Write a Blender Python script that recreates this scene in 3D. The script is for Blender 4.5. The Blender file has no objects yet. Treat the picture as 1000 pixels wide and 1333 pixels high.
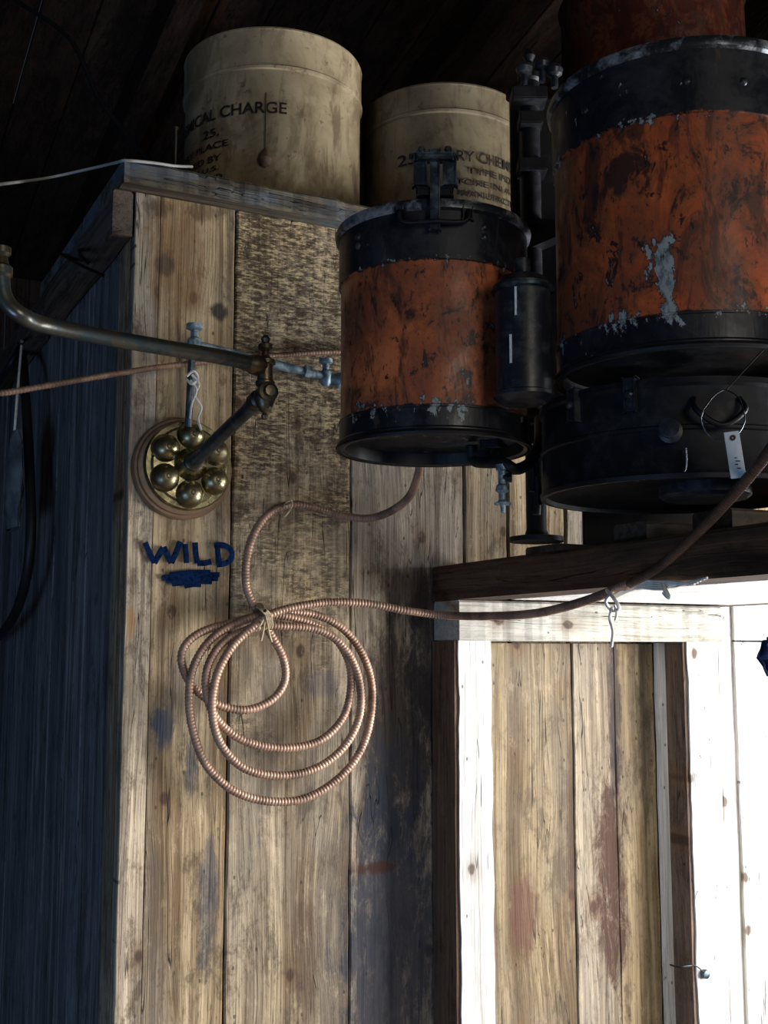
import bpy, bmesh, math, random
from mathutils import Vector, Matrix, noise
random.seed(7)
rad=math.radians
AL=rad(27); TH=rad(7); F=1500.0; EYE=1.6
ca,sa=math.cos(AL),math.sin(AL)
R3=Vector((ca,-sa,0)); FH=Vector((sa,ca,0))
FW3=Vector((sa*math.cos(TH),ca*math.cos(TH),math.sin(TH)))
UP3=Vector((-sa*math.sin(TH),-ca*math.sin(TH),math.cos(TH)))
C=Vector((0.45*ca-2*sa,-0.45*sa-2*ca,EYE))
# --- survey helpers: where a sight line meets a real plane of the hut ---
def ray(px,py): return R3*((px-500)/F)+UP3*(-(py-666.5)/F)+FW3
def onX(px,py,x):
    d=ray(px,py); return C+d*((x-C.x)/d.x)
def onY(px,py,y=0.0):
    d=ray(px,py); return C+d*((y-C.y)/d.y)
def onZ(px,py,z):
    d=ray(px,py); return C+d*((z-C.z)/d.z)
def atD(px,py,D):
    d=ray(px,py); return C+d*(D/d.dot(FH))

sc=bpy.context.scene
col=sc.collection
# ================= materials =================
def newmat(name):
    m=bpy.data.materials.new(name); m.use_nodes=True
    nt=m.node_tree; nt.nodes.clear()
    out=nt.nodes.new('ShaderNodeOutputMaterial'); b=nt.nodes.new('ShaderNodeBsdfPrincipled')
    nt.links.new(b.outputs[0],out.inputs[0]); return m,nt,b
def setin(nt,sock,v):
    if isinstance(v,bpy.types.NodeSocket): nt.links.new(v,sock)
    elif isinstance(v,(tuple,list)):
        sock.default_value=tuple(v)+((1,) if (len(v)==3 and sock.type=='RGBA') else ())
    else: sock.default_value=v
def mth(nt,op,a,b=None,c=None,clamp=False):
    n=nt.nodes.new('ShaderNodeMath'); n.operation=op; n.use_clamp=clamp
    setin(nt,n.inputs[0],a)
    if b is not None: setin(nt,n.inputs[1],b)
    if c is not None: setin(nt,n.inputs[2],c)
    return n.outputs[0]
def mix(nt,f,a,b,mode='MIX'):
    n=nt.nodes.new('ShaderNodeMix'); n.data_type='RGBA'; n.blend_type=mode
    setin(nt,n.inputs[0],f); setin(nt,n.inputs[6],a); setin(nt,n.inputs[7],b); return n.outputs[2]
def mr(nt,v,a,b,c=0.0,d=1.0):
    n=nt.nodes.new('ShaderNodeMapRange'); n.interpolation_type='SMOOTHSTEP'
    setin(nt,n.inputs[0],v); n.inputs[1].default_value=a;n.inputs[2].default_value=b
    n.inputs[3].default_value=c;n.inputs[4].default_value=d; return n.outputs[0]
def vscale(nt,v,s):
    n=nt.nodes.new('ShaderNodeVectorMath'); n.operation='MULTIPLY'; setin(nt,n.inputs[0],v); n.inputs[1].default_value=s; return n.outputs[0]
def vadd(nt,v,s):
    n=nt.nodes.new('ShaderNodeVectorMath'); n.operation='ADD'; setin(nt,n.inputs[0],v); setin(nt,n.inputs[1],s); return n.outputs[0]
def comb(nt,x,y,z):
    n=nt.nodes.new('ShaderNodeCombineXYZ'); setin(nt,n.inputs[0],x);setin(nt,n.inputs[1],y);setin(nt,n.inputs[2],z); return n.outputs[0]
def nz(nt,v,scale=1.0,detail=5,rough=.6,dist=0.0):
    n=nt.nodes.new('ShaderNodeTexNoise'); setin(nt,n.inputs['Vector'],v)
    n.inputs['Scale'].default_value=scale;n.inputs['Detail'].default_value=detail
    n.inputs['Roughness'].default_value=rough;n.inputs['Distortion'].default_value=dist
    return n.outputs[0]
def bump(nt,b,h,strength,dist=.003):
    n=nt.nodes.new('ShaderNodeBump'); n.inputs['Strength'].default_value=strength;n.inputs['Distance'].default_value=dist
    setin(nt,n.inputs['Height'],h); nt.links.new(n.outputs[0],b.inputs['Normal'])
def wood(name,dark,light,weather,axis='Z',stains=(),wamt=.5,knots=True,saw=0.0,sawz=2.0,bs=1.0,fine=1.0,grime_amt=.6):
    m,nt,b=newmat(name)
    tc=nt.nodes.new('ShaderNodeTexCoord').outputs['Object']
    at=nt.nodes.new('ShaderNodeAttribute'); at.attribute_name='bs'; f=at.outputs['Fac']
    P0=vadd(nt,tc,comb(nt,mth(nt,'MULTIPLY',f,7.3),mth(nt,'MULTIPLY',f,13.1),mth(nt,'MULTIPLY',f,5.7)))
    i={'X':0,'Y':1,'Z':2}[axis]
    def S(across,along):
        s=[across]*3; s[i]=along; return tuple(s)
    w=mth(nt,'MULTIPLY',mth(nt,'SUBTRACT',nz(nt,vscale(nt,P0,S(6,1.5)),1,2,.5),.5),.07)
    P=vadd(nt,P0,comb(nt,w if i!=0 else 0.0,w if i!=1 else 0.0,w if i!=2 else 0.0))
    broad=nz(nt,vscale(nt,P,S(20,.8)),1,4,.55,.3)
    grain=nz(nt,vscale(nt,P,S(90*fine,1.3)),1,5,.6,.2)
    fineg=nz(nt,vscale(nt,P,S(300*fine,5)),1,3,.6)
    crack=nz(nt,vscale(nt,P,S(26,.6)),1,3,.5)
    pat=nz(nt,vscale(nt,P0,S(6,2.0)),1,6,.65,.3)
    blot=nz(nt,vscale(nt,P0,S(15,7)),1,9,.8,.2)
    speck=nz(nt,vscale(nt,P0,S(150,70)),1,4,.7)
    g=mth(nt,'ADD',mth(nt,'MULTIPLY',broad,.5),mth(nt,'MULTIPLY',grain,.5))
    g=mr(nt,g,.38,.62)
    c=mix(nt,g,dark,light)
    c=mix(nt,mr(nt,fineg,.36,.5,.4,0.0),c,tuple(x*.4 for x in dark))
    c=mix(nt,mth(nt,'MULTIPLY',mr(nt,pat,.42,.62),wamt),c,weather)
    hgt=mth(nt,'ADD',mth(nt,'MULTIPLY',grain,.6),mth(nt,'MULTIPLY',fineg,.3))
    if saw>0:
        sx0=nt.nodes.new('ShaderNodeSeparateXYZ'); setin(nt,sx0.inputs[0],tc)
        sawn=nz(nt,vscale(nt,P0,S(55,190)),1,4,.7)
        big=nz(nt,vscale(nt,P0,S(10,14)),1,4,.6)
        m1=mr(nt,mth(nt,'ABSOLUTE',mth(nt,'SUBTRACT',f,.775)),.01,.02,1,0)
        m2=mr(nt,mth(nt,'ADD',sx0.outputs[2],mth(nt,'MULTIPLY',mth(nt,'SUBTRACT',big,.5),1.6)),sawz-.35,sawz+.25)
        sp=mth(nt,'MULTIPLY',mth(nt,'MULTIPLY',m1,m2),saw)
        c=mix(nt,mth(nt,'MULTIPLY',mr(nt,sawn,.38,.54,1,0),sp),c,tuple(x*.5 for x in dark))
        c=mix(nt,mth(nt,'MULTIPLY',mr(nt,sawn,.50,.64),sp),c,(.66,.52,.31))
        hgt=mth(nt,'ADD',hgt,mth(nt,'MULTIPLY',mth(nt,'MULTIPLY',sawn,sp),2.2))
    tone=mr(nt,mth(nt,'FRACT',mth(nt,'MULTIPLY',f,31.3)),0,1,1-.25*bs,1+.12*bs)
    h=nt.nodes.new('ShaderNodeHueSaturation'); setin(nt,h.inputs['Value'],tone); setin(nt,h.inputs['Color'],c)
    setin(nt,h.inputs['Saturation'],mr(nt,mth(nt,'FRACT',mth(nt,'MULTIPLY',f,53.7)),0,1,.85,1.2)); c=h.outputs[0]
    if knots:
        sp_=nt.nodes.new('ShaderNodeSeparateXYZ'); setin(nt,sp_.inputs[0],P0)
        al=sp_.outputs[i]; ac=sp_.outputs[0 if i!=0 else 2]
        v=nt.nodes.new('ShaderNodeTexVoronoi'); v.voronoi_dimensions='2D'; v.inputs['Scale'].default_value=1
        setin(nt,v.inputs['Vector'],comb(nt,mth(nt,'MULTIPLY',ac,7.5),mth(nt,'MULTIPLY',al,5.2),0.0))
        vc=nt.nodes.new('ShaderNodeSeparateXYZ'); setin(nt,vc.inputs[0],v.outputs['Color'])
        on=mr(nt,vc.outputs[0],.55,.6)
        k=mth(nt,'ADD',v.outputs['Distance'],mth(nt,'MULTIPLY',mth(nt,'SUBTRACT',blot,.5),.14))
        c=mix(nt,mth(nt,'MULTIPLY',mth(nt,'MULTIPLY',mr(nt,k,.06,.24,1,0),.45),on),c,(.15,.08,.035))
        c=mix(nt,mth(nt,'MULTIPLY',mth(nt,'MULTIPLY',mr(nt,k,.04,.08,1,0),.85),on),c,(.05,.026,.015))
        v2=nt.nodes.new('ShaderNodeTexVoronoi'); v2.voronoi_dimensions='2D'; v2.inputs['Scale'].default_value=1
        setin(nt,v2.inputs['Vector'],comb(nt,mth(nt,'MULTIPLY',ac,24),mth(nt,'MULTIPLY',al,15),0.0))
        v2c=nt.nodes.new('ShaderNodeSeparateXYZ'); setin(nt,v2c.inputs[0],v2.outputs['Color'])
        c=mix(nt,mth(nt,'MULTIPLY',mth(nt,'MULTIPLY',mr(nt,v2.outputs['Distance'],.04,.065,1,0),.75),mr(nt,v2c.outputs[0],.72,.76)),c,(.025,.018,.015))
    ck=mr(nt,mth(nt,'ABSOLUTE',mth(nt,'SUBTRACT',crack,.46)),.0,.004,1,0)
    c=mix(nt,mth(nt,'MULTIPLY',ck,.8),c,tuple(x*.12 for x in dark))
    hgt=mth(nt,'SUBTRACT',hgt,mth(nt,'MULTIPLY',ck,1.0))
    c=mix(nt,mth(nt,'MULTIPLY',mr(nt,blot,.51,.63),grime_amt),c,tuple(x*.42 for x in dark))
    c=mix(nt,mth(nt,'MULTIPLY',mr(nt,blot,.46,.36),grime_amt*.4),c,tuple(min(1,x*1.35) for x in light))
    c=mix(nt,mth(nt,'MULTIPLY',mr(nt,speck,.56,.68),grime_amt*.6),c,tuple(x*.4 for x in dark))
    if stains:
        sx=nt.nodes.new('ShaderNodeSeparateXYZ'); setin(nt,sx.inputs[0],tc)
        sn=nz(nt,vscale(nt,tc,(30,30,11)),1,9,.8,.5)
        for (x,z,rx,rz,colr,st) in stains:
            dx=mth(nt,'DIVIDE',mth(nt,'SUBTRACT',sx.outputs[0],x),rx); dz=mth(nt,'DIVIDE',mth(nt,'SUBTRACT',sx.outputs[2],z),rz)
            d=mth(nt,'ADD',mth(nt,'MULTIPLY',dx,dx),mth(nt,'MULTIPLY',dz,dz))
            d=mth(nt,'ADD',d,mth(nt,'MULTIPLY',mth(nt,'SUBTRACT',sn,.5),5.0))
            c=mix(nt,mth(nt,'MULTIPLY',mr(nt,d,.2,1.4,1,0),st),c,colr)
    setin(nt,b.inputs['Base Color'],c); b.inputs['Roughness'].default_value=.8
    b.inputs['Specular IOR Level'].default_value=.25
    bump(nt,b,hgt,.9,.004)
    return m
def metal(name,c1,c2,rough=.4,metallic=1.0,scale=30,thr=(.4,.65),r2=None,bmp=.2,spec=.5):
    m,nt,b=newmat(name)
    tc=nt.nodes.new('ShaderNodeTexCoord').outputs['Object']
    n=nz(nt,tc,scale,7,.7,.3); f=mr(nt,n,thr[0],thr[1])
    setin(nt,b.inputs['Base Color'],mix(nt,f,c1,c2))
    b.inputs['Metallic'].default_value=metallic; b.inputs['Specular IOR Level'].default_value=spec
    setin(nt,b.inputs['Roughness'],mr(nt,n,thr[0],thr[1],rough,r2 if r2 is not None else rough))
    bump(nt,b,n,bmp,.002); return m
def plain(name,c,rough=.7,metallic=0,var=.25,scale=40,spec=.3):
    return metal(name,c,tuple(x*(1-var) for x in c),rough,metallic,scale,bmp=.1,spec=spec)
def drum_mat(name,base,z1,z2,seed,blackc=(.004,.005,.008),spots=()):
    m,nt,b=newmat(name)
    tc=nt.nodes.new('ShaderNodeTexCoord').outputs['Object']
    P=vadd(nt,tc,(seed,seed*2.3,seed*.7))
    sx=nt.nodes.new('ShaderNodeSeparateXYZ'); setin(nt,sx.inputs[0],tc); z=sx.outputs[2]
    n1=nz(nt,P,9,8,.7,.4); n2=nz(nt,vscale(nt,P,(38,38,24)),1,7,.7,.5); n3=nz(nt,vscale(nt,P,(24,24,7)),1,7,.7,.8)
    n4=nz(nt,vscale(nt,P,(60,60,8)),1,3,.6); n5=nz(nt,vscale(nt,P,(13,13,9)),1,8,.75,.6); n6=nz(nt,vscale(nt,P,(120,120,60)),1,4,.7)
    c=mix(nt,mr(nt,n1,.36,.62),base,tuple(x*y for x,y in zip(base,(.50,.42,.40))))
    c=mix(nt,mth(nt,'MULTIPLY',mr(nt,n5,.44,.58),.65),c,(.13,.042,.018))
    c=mix(nt,mth(nt,'MULTIPLY',mr(nt,n3,.50,.60),.75),c,(.04,.016,.010))
    c=mix(nt,mth(nt,'MULTIPLY',mr(nt,n5,.56,.61),.85),c,(.018,.012,.012))
    c=mix(nt,mr(nt,n2,.58,.61),c,(.025,.012,.011))
    c=mix(nt,mth(nt,'MULTIPLY',mr(nt,n6,.59,.66),.8),c,(.03,.014,.010))
    wob=mth(nt,'MULTIPLY',mth(nt,'SUBTRACT',n2,.5),.022)
    zz=mth(nt,'ADD',z,wob)
    top=mr(nt,zz,z1-.0012,z1+.0012); bot=mr(nt,zz,z2-.0012,z2+.0012,1,0)
    blk=mth(nt,'MAXIMUM',top,bot)
    bc=mix(nt,mr(nt,n1,.45,.7),blackc,(.016,.016,.020))
    bc=mix(nt,mth(nt,'MULTIPLY',mr(nt,n3,.60,.68),.8),bc,(.05,.03,.022))
    c=mix(nt,blk,c,bc)
    near=mth(nt,'ABSOLUTE',mth(nt,'SUBTRACT',z,z2)); near=mr(nt,near,.004,.028,.085,0)
    near1=mth(nt,'ABSOLUTE',mth(nt,'SUBTRACT',z,z1)); near1=mr(nt,near1,.002,.012,.055,0)
    chip=mth(nt,'ADD',mth(nt,'ADD',mth(nt,'ADD',mth(nt,'MULTIPLY',n2,.7),mth(nt,'MULTIPLY',n6,.3)),near),near1)
    for (p,r,st) in spots:
        dv=nt.nodes.new('ShaderNodeVectorMath'); dv.operation='DISTANCE'; setin(nt,dv.inputs[0],vscale(nt,tc,(1,1,.5))); dv.inputs[1].default_value=(p[0],p[1],p[2]*.5)
        chip=mth(nt,'ADD',chip,mr(nt,dv.outputs['Value'],0,r,st,0))
    cm=mr(nt,chip,.63,.645)
    cc=mix(nt,mr(nt,n6,.4,.6),(.10,.13,.13),(.24,.27,.26))
    c=mix(nt,mr(nt,chip,.60,.62),c,(.03,.02,.018))
    c=mix(nt,cm,c,cc)
    setin(nt,b.inputs['Base Color'],c)
    setin(nt,b.inputs['Roughness'],mr(nt,n1,.4,.65,.32,.6))
    b.inputs['Specular IOR Level'].default_value=.4
    bump(nt,b,mth(nt,'SUBTRACT',mth(nt,'ADD',mth(nt,'MULTIPLY',n1,.4),n4),cm),.3,.002)
    return m

# ================= geometry helpers =================
def finish(name,bm,mats,smooth=None,parent=None):
    bmesh.ops.recalc_face_normals(bm,faces=bm.faces[:])
    me=bpy.data.meshes.new(name); bm.to_mesh(me); bm.free()
    for m in (mats if isinstance(mats,(list,tuple)) else [mats]): me.materials.append(m)
    ob=bpy.data.objects.new(name,me); col.objects.link(ob)
    if smooth:
        for p in me.polygons: p.use_smooth=True
        try: me.set_sharp_from_angle(angle=rad(smooth))
        except Exception: pass
    if parent: ob.parent=parent
    return ob
def root(name):
    e=bpy.data.objects.new(name,None); e.empty_display_size=.05; col.objects.link(e); return e
def nb():
    bm=bmesh.new(); bm.verts.layers.float.new('bs'); return bm
def add_board(bm,O,U,V,N,w,l,t,nseg=24,wob=.0012,bev=.0025,s=None):
    lay=bm.verts.layers.float['bs']; s=random.random() if s is None else s
    rows=[]
    for i in range(nseg+1):
        v=l*i/nseg
        a=noise.noise(Vector((v*9,0,s*40)))*wob+noise.noise(Vector((v*45,3,s*40)))*wob*.5
        b=noise.noise(Vector((v*9,7,s*40)))*wob+noise.noise(Vector((v*45,9,s*40)))*wob*.5
        prof=[(a,0),(a,t-bev),(a+bev,t),(w*.5,t),(w+b-bev,t),(w+b,t-bev),(w+b,0)]
        r=[]
        for (x,n) in prof:
            q=bm.verts.new(O+U*x+V*v+N*n); q[lay]=s; r.append(q)
        rows.append(r)
    for i in range(nseg):
        for j in range(7):
            k=(j+1)%7
            bm.faces.new((rows[i][j],rows[i][k],rows[i+1][k],rows[i+1][j]))
    bm.faces.new(rows[0]); bm.faces.new(rows[-1][::-1])
def plank(name,p0,p1,axis,mat,parent=None,wob=.002,bev=.004,nseg=24,s=None):
    p0=Vector(p0);p1=Vector(p1); d=p1-p0
    ax={'X':0,'Y':1,'Z':2}[axis]; E=[Vector((1,0,0)),Vector((0,1,0)),Vector((0,0,1))]
    u,n=[k for k in (0,1,2) if k!=ax]
    bm=nb(); add_board(bm,p0,E[u],E[ax],E[n],d[u],d[ax],d[n],nseg,wob,bev,s)
    return finish(name,bm,mat,parent=parent)
def lathe(name,prof,loc,mat,axis=None,seg=48,parent=None,smooth=35,scale=(1,1)):
    bm=bmesh.new(); rings=[]
    M=Matrix.Identity(3)
    if axis is not None: M=Vector(axis).to_track_quat('Z','Y').to_matrix()
    loc=Vector(loc)
    for (r,z) in prof:
        if r<1e-6: rings.append([bm.verts.new(loc+M@Vector((0,0,z)))])
        else: rings.append([bm.verts.new(loc+M@Vector((r*math.cos(2*math.pi*k/seg),r*math.sin(2*math.pi*k/seg),z))) for k in range(seg)])
    for a,b in zip(rings,rings[1:]):
        for k in range(seg):
            k2=(k+1)%seg
            if len(a)==1 and len(b)==1: continue
            if len(a)==1: bm.faces.new((a[0],b[k],b[k2]))
            elif len(b)==1: bm.faces.new((a[k],a[k2],b[0]))
            else: bm.faces.new((a[k],a[k2],b[k2],b[k]))
    return finish(name,bm,mat,smooth,parent)
def catmull(pts,step):
    pts=[Vector(p) for p in pts]; P=[pts[0]*2-pts[1]]+pts+[pts[-1]*2-pts[-2]]
    dense=[]
    for i in range(1,len(P)-2):
        for k in range(16):
            t=k/16; a,b,c,d=P[i-1],P[i],P[i+1],P[i+2]
            dense.append(.5*((2*b)+(c-a)*t+(2*a-5*b+4*c-d)*t*t+(3*b-a-3*c+d)*t**3))
    dense.append(pts[-1]); out=[dense[0]]; acc=0
    for a,b in zip(dense,dense[1:]):
        L=(b-a).length
        if L<1e-9: continue
        while acc+L>=step:
            t=(step-acc)/L; a=a.lerp(b,t); out.append(a.copy()); L=(b-a).length; acc=0
            if L<1e-9: break
        acc+=L
    if (dense[-1]-out[-1]).length>step*.3: out.append(dense[-1])
    return out
def tube(name,pts,r,mat,seg=10,step=.008,ribs=0,parent=None,raw=False,flat=None):
    P=[Vector(p) for p in pts] if raw else catmull(pts,step)
    bm=bmesh.new(); rings=[]; up=None
    n=len(P)
    for i,p in enumerate(P):
        t=(P[min(i+1,n-1)]-P[max(i-1,0)]).normalized()
        if up is None:
            up=t.cross(Vector((0.3,.2,1))).normalized()
        up=(up-t*up.dot(t)).normalized(); s=t.cross(up)
        rr=r*(1-(ribs if i%3==0 else 0))
        rings.append([bm.verts.new(p+(up*math.cos(2*math.pi*k/seg)+s*math.sin(2*math.pi*k/seg))*rr) for k in range(seg)])
    for a,b in zip(rings,rings[1:]):
        for k in range(seg): bm.faces.new((a[k],a[(k+1)%seg],b[(k+1)%seg],b[k]))
    bm.faces.new(rings[0]); bm.faces.new(rings[-1][::-1])
    if flat is not None:
        for v in bm.verts: v.co.y=flat+(v.co.y-flat)*.12
    return finish(name,bm,mat,60,parent)
def obox(name,c,size,mat,parent=None,X=R3,Y=FH,Z=Vector((0,0,1)),bev=.002):
    bm=bmesh.new(); bmesh.ops.create_cube(bm,size=1)
    X=Vector(X).normalized();Y=Vector(Y).normalized();Z=Vector(Z).normalized()
    for v in bm.verts: v.co=Vector(c)+X*v.co.x*size[0]+Y*v.co.y*size[1]+Z*v.co.z*size[2]
    bmesh.ops.bevel(bm,geom=bm.edges[:],offset=min(bev,min(size)*.3),segments=2,affect='EDGES')
    return finish(name,bm,mat,parent=parent)

# ================= material instances =================
def st(px,py,wx,wz,c,s):
    p=onY(px,py); return (p.x,p.z,wx,wz,c,s)
BLU=(.012,.025,.05); BRN=(.045,.018,.010); DK=(.02,.018,.02)
stains_all=[
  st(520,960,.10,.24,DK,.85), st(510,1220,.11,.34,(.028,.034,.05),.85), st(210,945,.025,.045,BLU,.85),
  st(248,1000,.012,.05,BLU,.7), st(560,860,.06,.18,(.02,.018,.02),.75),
  st(285,405,.018,.016,DK,.9), st(230,330,.06,.13,(.20,.105,.04),.6), st(215,345,.02,.02,DK,.6),
  st(205,270,.03,.02,(.06,.035,.02),.6),st(262,275,.03,.02,(.06,.035,.02),.6),
  st(400,1250,.03,.12,BRN,.5), st(490,1130,.05,.012,(.06,.02,.01),.8), st(420,890,.035,.025,(.05,.05,.09),.4),
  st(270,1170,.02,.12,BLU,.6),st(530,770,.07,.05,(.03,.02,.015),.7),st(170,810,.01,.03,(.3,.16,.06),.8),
  st(240,900,.04,.08,(.07,.055,.045),.5),st(350,960,.05,.10,(.10,.07,.05),.45),st(200,1180,.02,.10,(.08,.06,.045),.5),
  st(350,820,.04,.05,(.16,.10,.055),.5),st(150,1100,.02,.3,(.07,.055,.045),.4),st(380,700,.04,.05,(.12,.085,.05),.4)]
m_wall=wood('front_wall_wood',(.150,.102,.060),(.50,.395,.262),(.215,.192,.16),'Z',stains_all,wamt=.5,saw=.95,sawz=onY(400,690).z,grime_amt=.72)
m_recess=wood('recess_shade_wood',(.12,.082,.048),(.36,.285,.185),(.19,.16,.125),'Z',[  # recess planks: wood darkened in place of the jamb's shade, plus brown stains
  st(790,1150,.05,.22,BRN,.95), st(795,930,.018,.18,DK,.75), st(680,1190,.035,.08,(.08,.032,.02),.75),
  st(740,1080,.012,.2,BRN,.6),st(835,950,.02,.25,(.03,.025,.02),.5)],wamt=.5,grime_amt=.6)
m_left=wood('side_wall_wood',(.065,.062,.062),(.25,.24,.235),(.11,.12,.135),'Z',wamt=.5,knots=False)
m_top=wood('box_top_wood',(.045,.034,.024),(.19,.16,.115),(.12,.16,.20),'X',wamt=.8)
m_trimY=wood('side_trim_wood',(.05,.034,.025),(.19,.13,.085),(.12,.11,.10),'Y',wamt=.5,knots=False)
m_beam=wood('dark_beam_wood',(.026,.015,.009),(.11,.062,.034),(.05,.036,.026),'Y',wamt=.4)
m_jamb=wood('jamb_wood',(.52,.50,.45),(.88,.86,.82),(.74,.74,.73),'Z',wamt=.4,grime_amt=.2)
m_lint=wood('lintel_wood',(.25,.23,.19),(.46,.43,.37),(.34,.335,.31),'X',wamt=.4,grime_amt=.35)
m_sideshade=wood('brown_jamb_shade',(.08,.045,.028),(.22,.135,.085),(.12,.09,.07),'Z',wamt=.4)  # brown for the shaded jamb sides, shade painted into the wood colour
m_slat=wood('slat_wood',(.02,.014,.010),(.08,.055,.035),(.04,.034,.028),'X',wamt=.5)
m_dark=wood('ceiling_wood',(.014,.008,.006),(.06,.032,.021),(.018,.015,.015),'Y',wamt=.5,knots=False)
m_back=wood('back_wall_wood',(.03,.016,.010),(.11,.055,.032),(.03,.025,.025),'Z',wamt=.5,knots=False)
m_floor=wood('floor_wood',(.08,.05,.03),(.22,.15,.09),(.12,.1,.08),'Y',wamt=.5)
m_void=plain('dark_backing',(.006,.005,.005),.95)
m_black=metal('black_iron',(.003,.0035,.005),(.012,.012,.015),.5,.0,25,(.45,.7),.7,.3,.25)
m_iron=metal('worn_iron_rim',(.02,.023,.028),(.30,.32,.34),.35,.5,16,(.46,.62),.5,.3)
m_bluemetal=metal('blue_grey_pipe',(.025,.035,.045),(.10,.13,.15),.35,.75,30,(.4,.65),.5)
m_cyl=metal('dark_cylinder_paint',(.008,.010,.014),(.028,.032,.038),.35,.0,25,(.45,.7),.6,.3,.4)
m_bluetap=metal('pale_blue_tap',(.10,.16,.20),(.34,.42,.46),.4,.5,50,(.4,.65),.6)
m_brass=metal('brass',(.36,.315,.18),(.13,.11,.065),.25,1.0,34,(.38,.64),.5,.18)
m_brassd=metal('aged_brass',(.16,.12,.07),(.06,.07,.065),.35,.9,40,(.4,.6),.5)
m_brassp=metal('tarnished_brass_pipe',(.12,.115,.095),(.045,.07,.08),.32,.8,30,(.42,.62),.5)
m_copper=metal('copper_hose',(.36,.225,.155),(.16,.10,.07),.5,.35,18,(.4,.65),.6,.2,.35)
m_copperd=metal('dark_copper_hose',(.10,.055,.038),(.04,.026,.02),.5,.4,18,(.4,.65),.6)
m_string=plain('string',(.75,.73,.66),.9); m_tan=plain('twine',(.42,.33,.2),.9)
m_disc=plain('varnished_disc',(.16,.095,.055),.4,0,.4,20)
m_ink=plain('blue_marker',(.006,.018,.060),1.0,0,.7,150,spec=0.0)
m_rag=plain('dark_rag_cloth',(.006,.010,.03),1.0,0,.5,60,spec=0.0)
m_stencil=metal('stencil_ink',(.018,.014,.012),(.06,.045,.03),.8,0,90,(.5,.75),spec=.1)
m_tag=plain('paper_tag',(.62,.66,.68),.8,0,.15); m_cable=plain('pale_cable',(.45,.45,.42),.6)
m_rubber=plain('black_rubber',(.01,.011,.013),.5)
m_bag=plain('plastic_bag',(.16,.19,.20),.25,0,.5,12)
m_steelw=plain('window_frame_paint',(.6,.6,.57),.6)
def can_mat(name,k):
    m,nt,b=newmat(name)
    tc=nt.nodes.new('ShaderNodeTexCoord').outputs['Object']
    n1=nz(nt,tc,6,6,.65,.4); n2=nz(nt,vscale(nt,tc,(30,30,9)),1,6,.65,.5); n3=nz(nt,tc,55,4,.7); n4=nz(nt,vscale(nt,tc,(7,7,5)),1,7,.7,.8)
    q=lambda *t: tuple(x*k for x in t)
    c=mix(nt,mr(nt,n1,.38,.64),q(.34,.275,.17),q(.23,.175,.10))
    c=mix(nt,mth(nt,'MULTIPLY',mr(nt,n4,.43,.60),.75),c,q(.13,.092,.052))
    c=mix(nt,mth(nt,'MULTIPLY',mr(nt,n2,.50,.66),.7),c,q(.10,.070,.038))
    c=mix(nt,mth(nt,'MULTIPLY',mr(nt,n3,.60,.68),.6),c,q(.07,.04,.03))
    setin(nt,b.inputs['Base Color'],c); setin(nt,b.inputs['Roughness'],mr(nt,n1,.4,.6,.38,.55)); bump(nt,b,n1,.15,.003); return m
m_can1=can_mat('khaki_canister_paint',.95); m_can2=can_mat('shaded_khaki_canister_paint',.5)  # second can: same paint darkened to stand in for its shade

# ================= room shell =================
E=Vector
RX=2.22
TOPZ=onY(165,216,0).z
front_top=TOPZ-.045
XB=onY(566,900).x
edges=[0.0,onY(203,500).x, onY(301,700).x, onY(457,700).x, onY(605,700).x, onY(662,700).x, onY(742,1000).x, onY(797,1000).x, onY(850,1000).x]
x=edges[-1]
while x<RX-.03: x+=random.uniform(.13,.19); edges.append(min(x,RX-.01))
bm=nb()
sv=[.062,.11,.775,.30,.93,.52,.21,.67,.4]
for i in range(len(edges)-1):
    a,b_=edges[i],edges[i+1]
    if b_-a<.02: continue
    s=sv[i] if i<len(sv) else random.random()
    gap=.0006 if i==0 else .0015
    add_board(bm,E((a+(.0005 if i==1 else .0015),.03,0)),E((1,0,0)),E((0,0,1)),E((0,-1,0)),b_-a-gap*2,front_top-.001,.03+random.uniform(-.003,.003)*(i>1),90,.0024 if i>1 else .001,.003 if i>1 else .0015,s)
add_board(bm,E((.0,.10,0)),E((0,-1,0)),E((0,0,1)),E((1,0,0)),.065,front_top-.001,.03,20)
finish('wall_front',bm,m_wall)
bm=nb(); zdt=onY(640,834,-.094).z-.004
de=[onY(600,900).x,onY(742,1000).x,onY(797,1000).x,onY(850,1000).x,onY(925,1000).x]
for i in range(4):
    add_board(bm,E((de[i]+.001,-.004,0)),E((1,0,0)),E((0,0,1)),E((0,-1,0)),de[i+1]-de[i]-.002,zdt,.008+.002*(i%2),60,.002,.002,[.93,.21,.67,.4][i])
finish('recess_shade_planks',bm,m_recess)  # plank layer added over the wall to carry the recess shade
bm=nb(); add_board(bm,E((0.03,.05,0)),E((1,0,0)),E((0,0,1)),E((0,-1,0)),RX-.05,front_top-.01,.012,4); finish('wall_front_backing',bm,m_void)
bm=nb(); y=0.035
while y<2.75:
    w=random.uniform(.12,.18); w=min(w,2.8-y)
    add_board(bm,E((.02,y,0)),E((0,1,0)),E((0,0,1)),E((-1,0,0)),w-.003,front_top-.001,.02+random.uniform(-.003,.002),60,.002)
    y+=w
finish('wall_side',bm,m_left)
plank('box_top_board',(-.03,-.035,front_top),(1.05,.30,TOPZ),'X',m_top,wob=.007,bev=.006,nseg=110)
plank('box_top_board.001',(-.03,.305,front_top),(RX-.03,.75,TOPZ-.003),'X',m_top,wob=.004,nseg=40)
plank('box_top_board.002',(1.055,-.03,front_top),(RX-.03,.30,TOPZ-.002),'X',m_top,wob=.004,nseg=40)
plank('trim_1',(-.040,-.0,front_top-.085),(-.004,2.7,front_top-.002),'Y',m_trimY,wob=.004,nseg=60)
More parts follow.
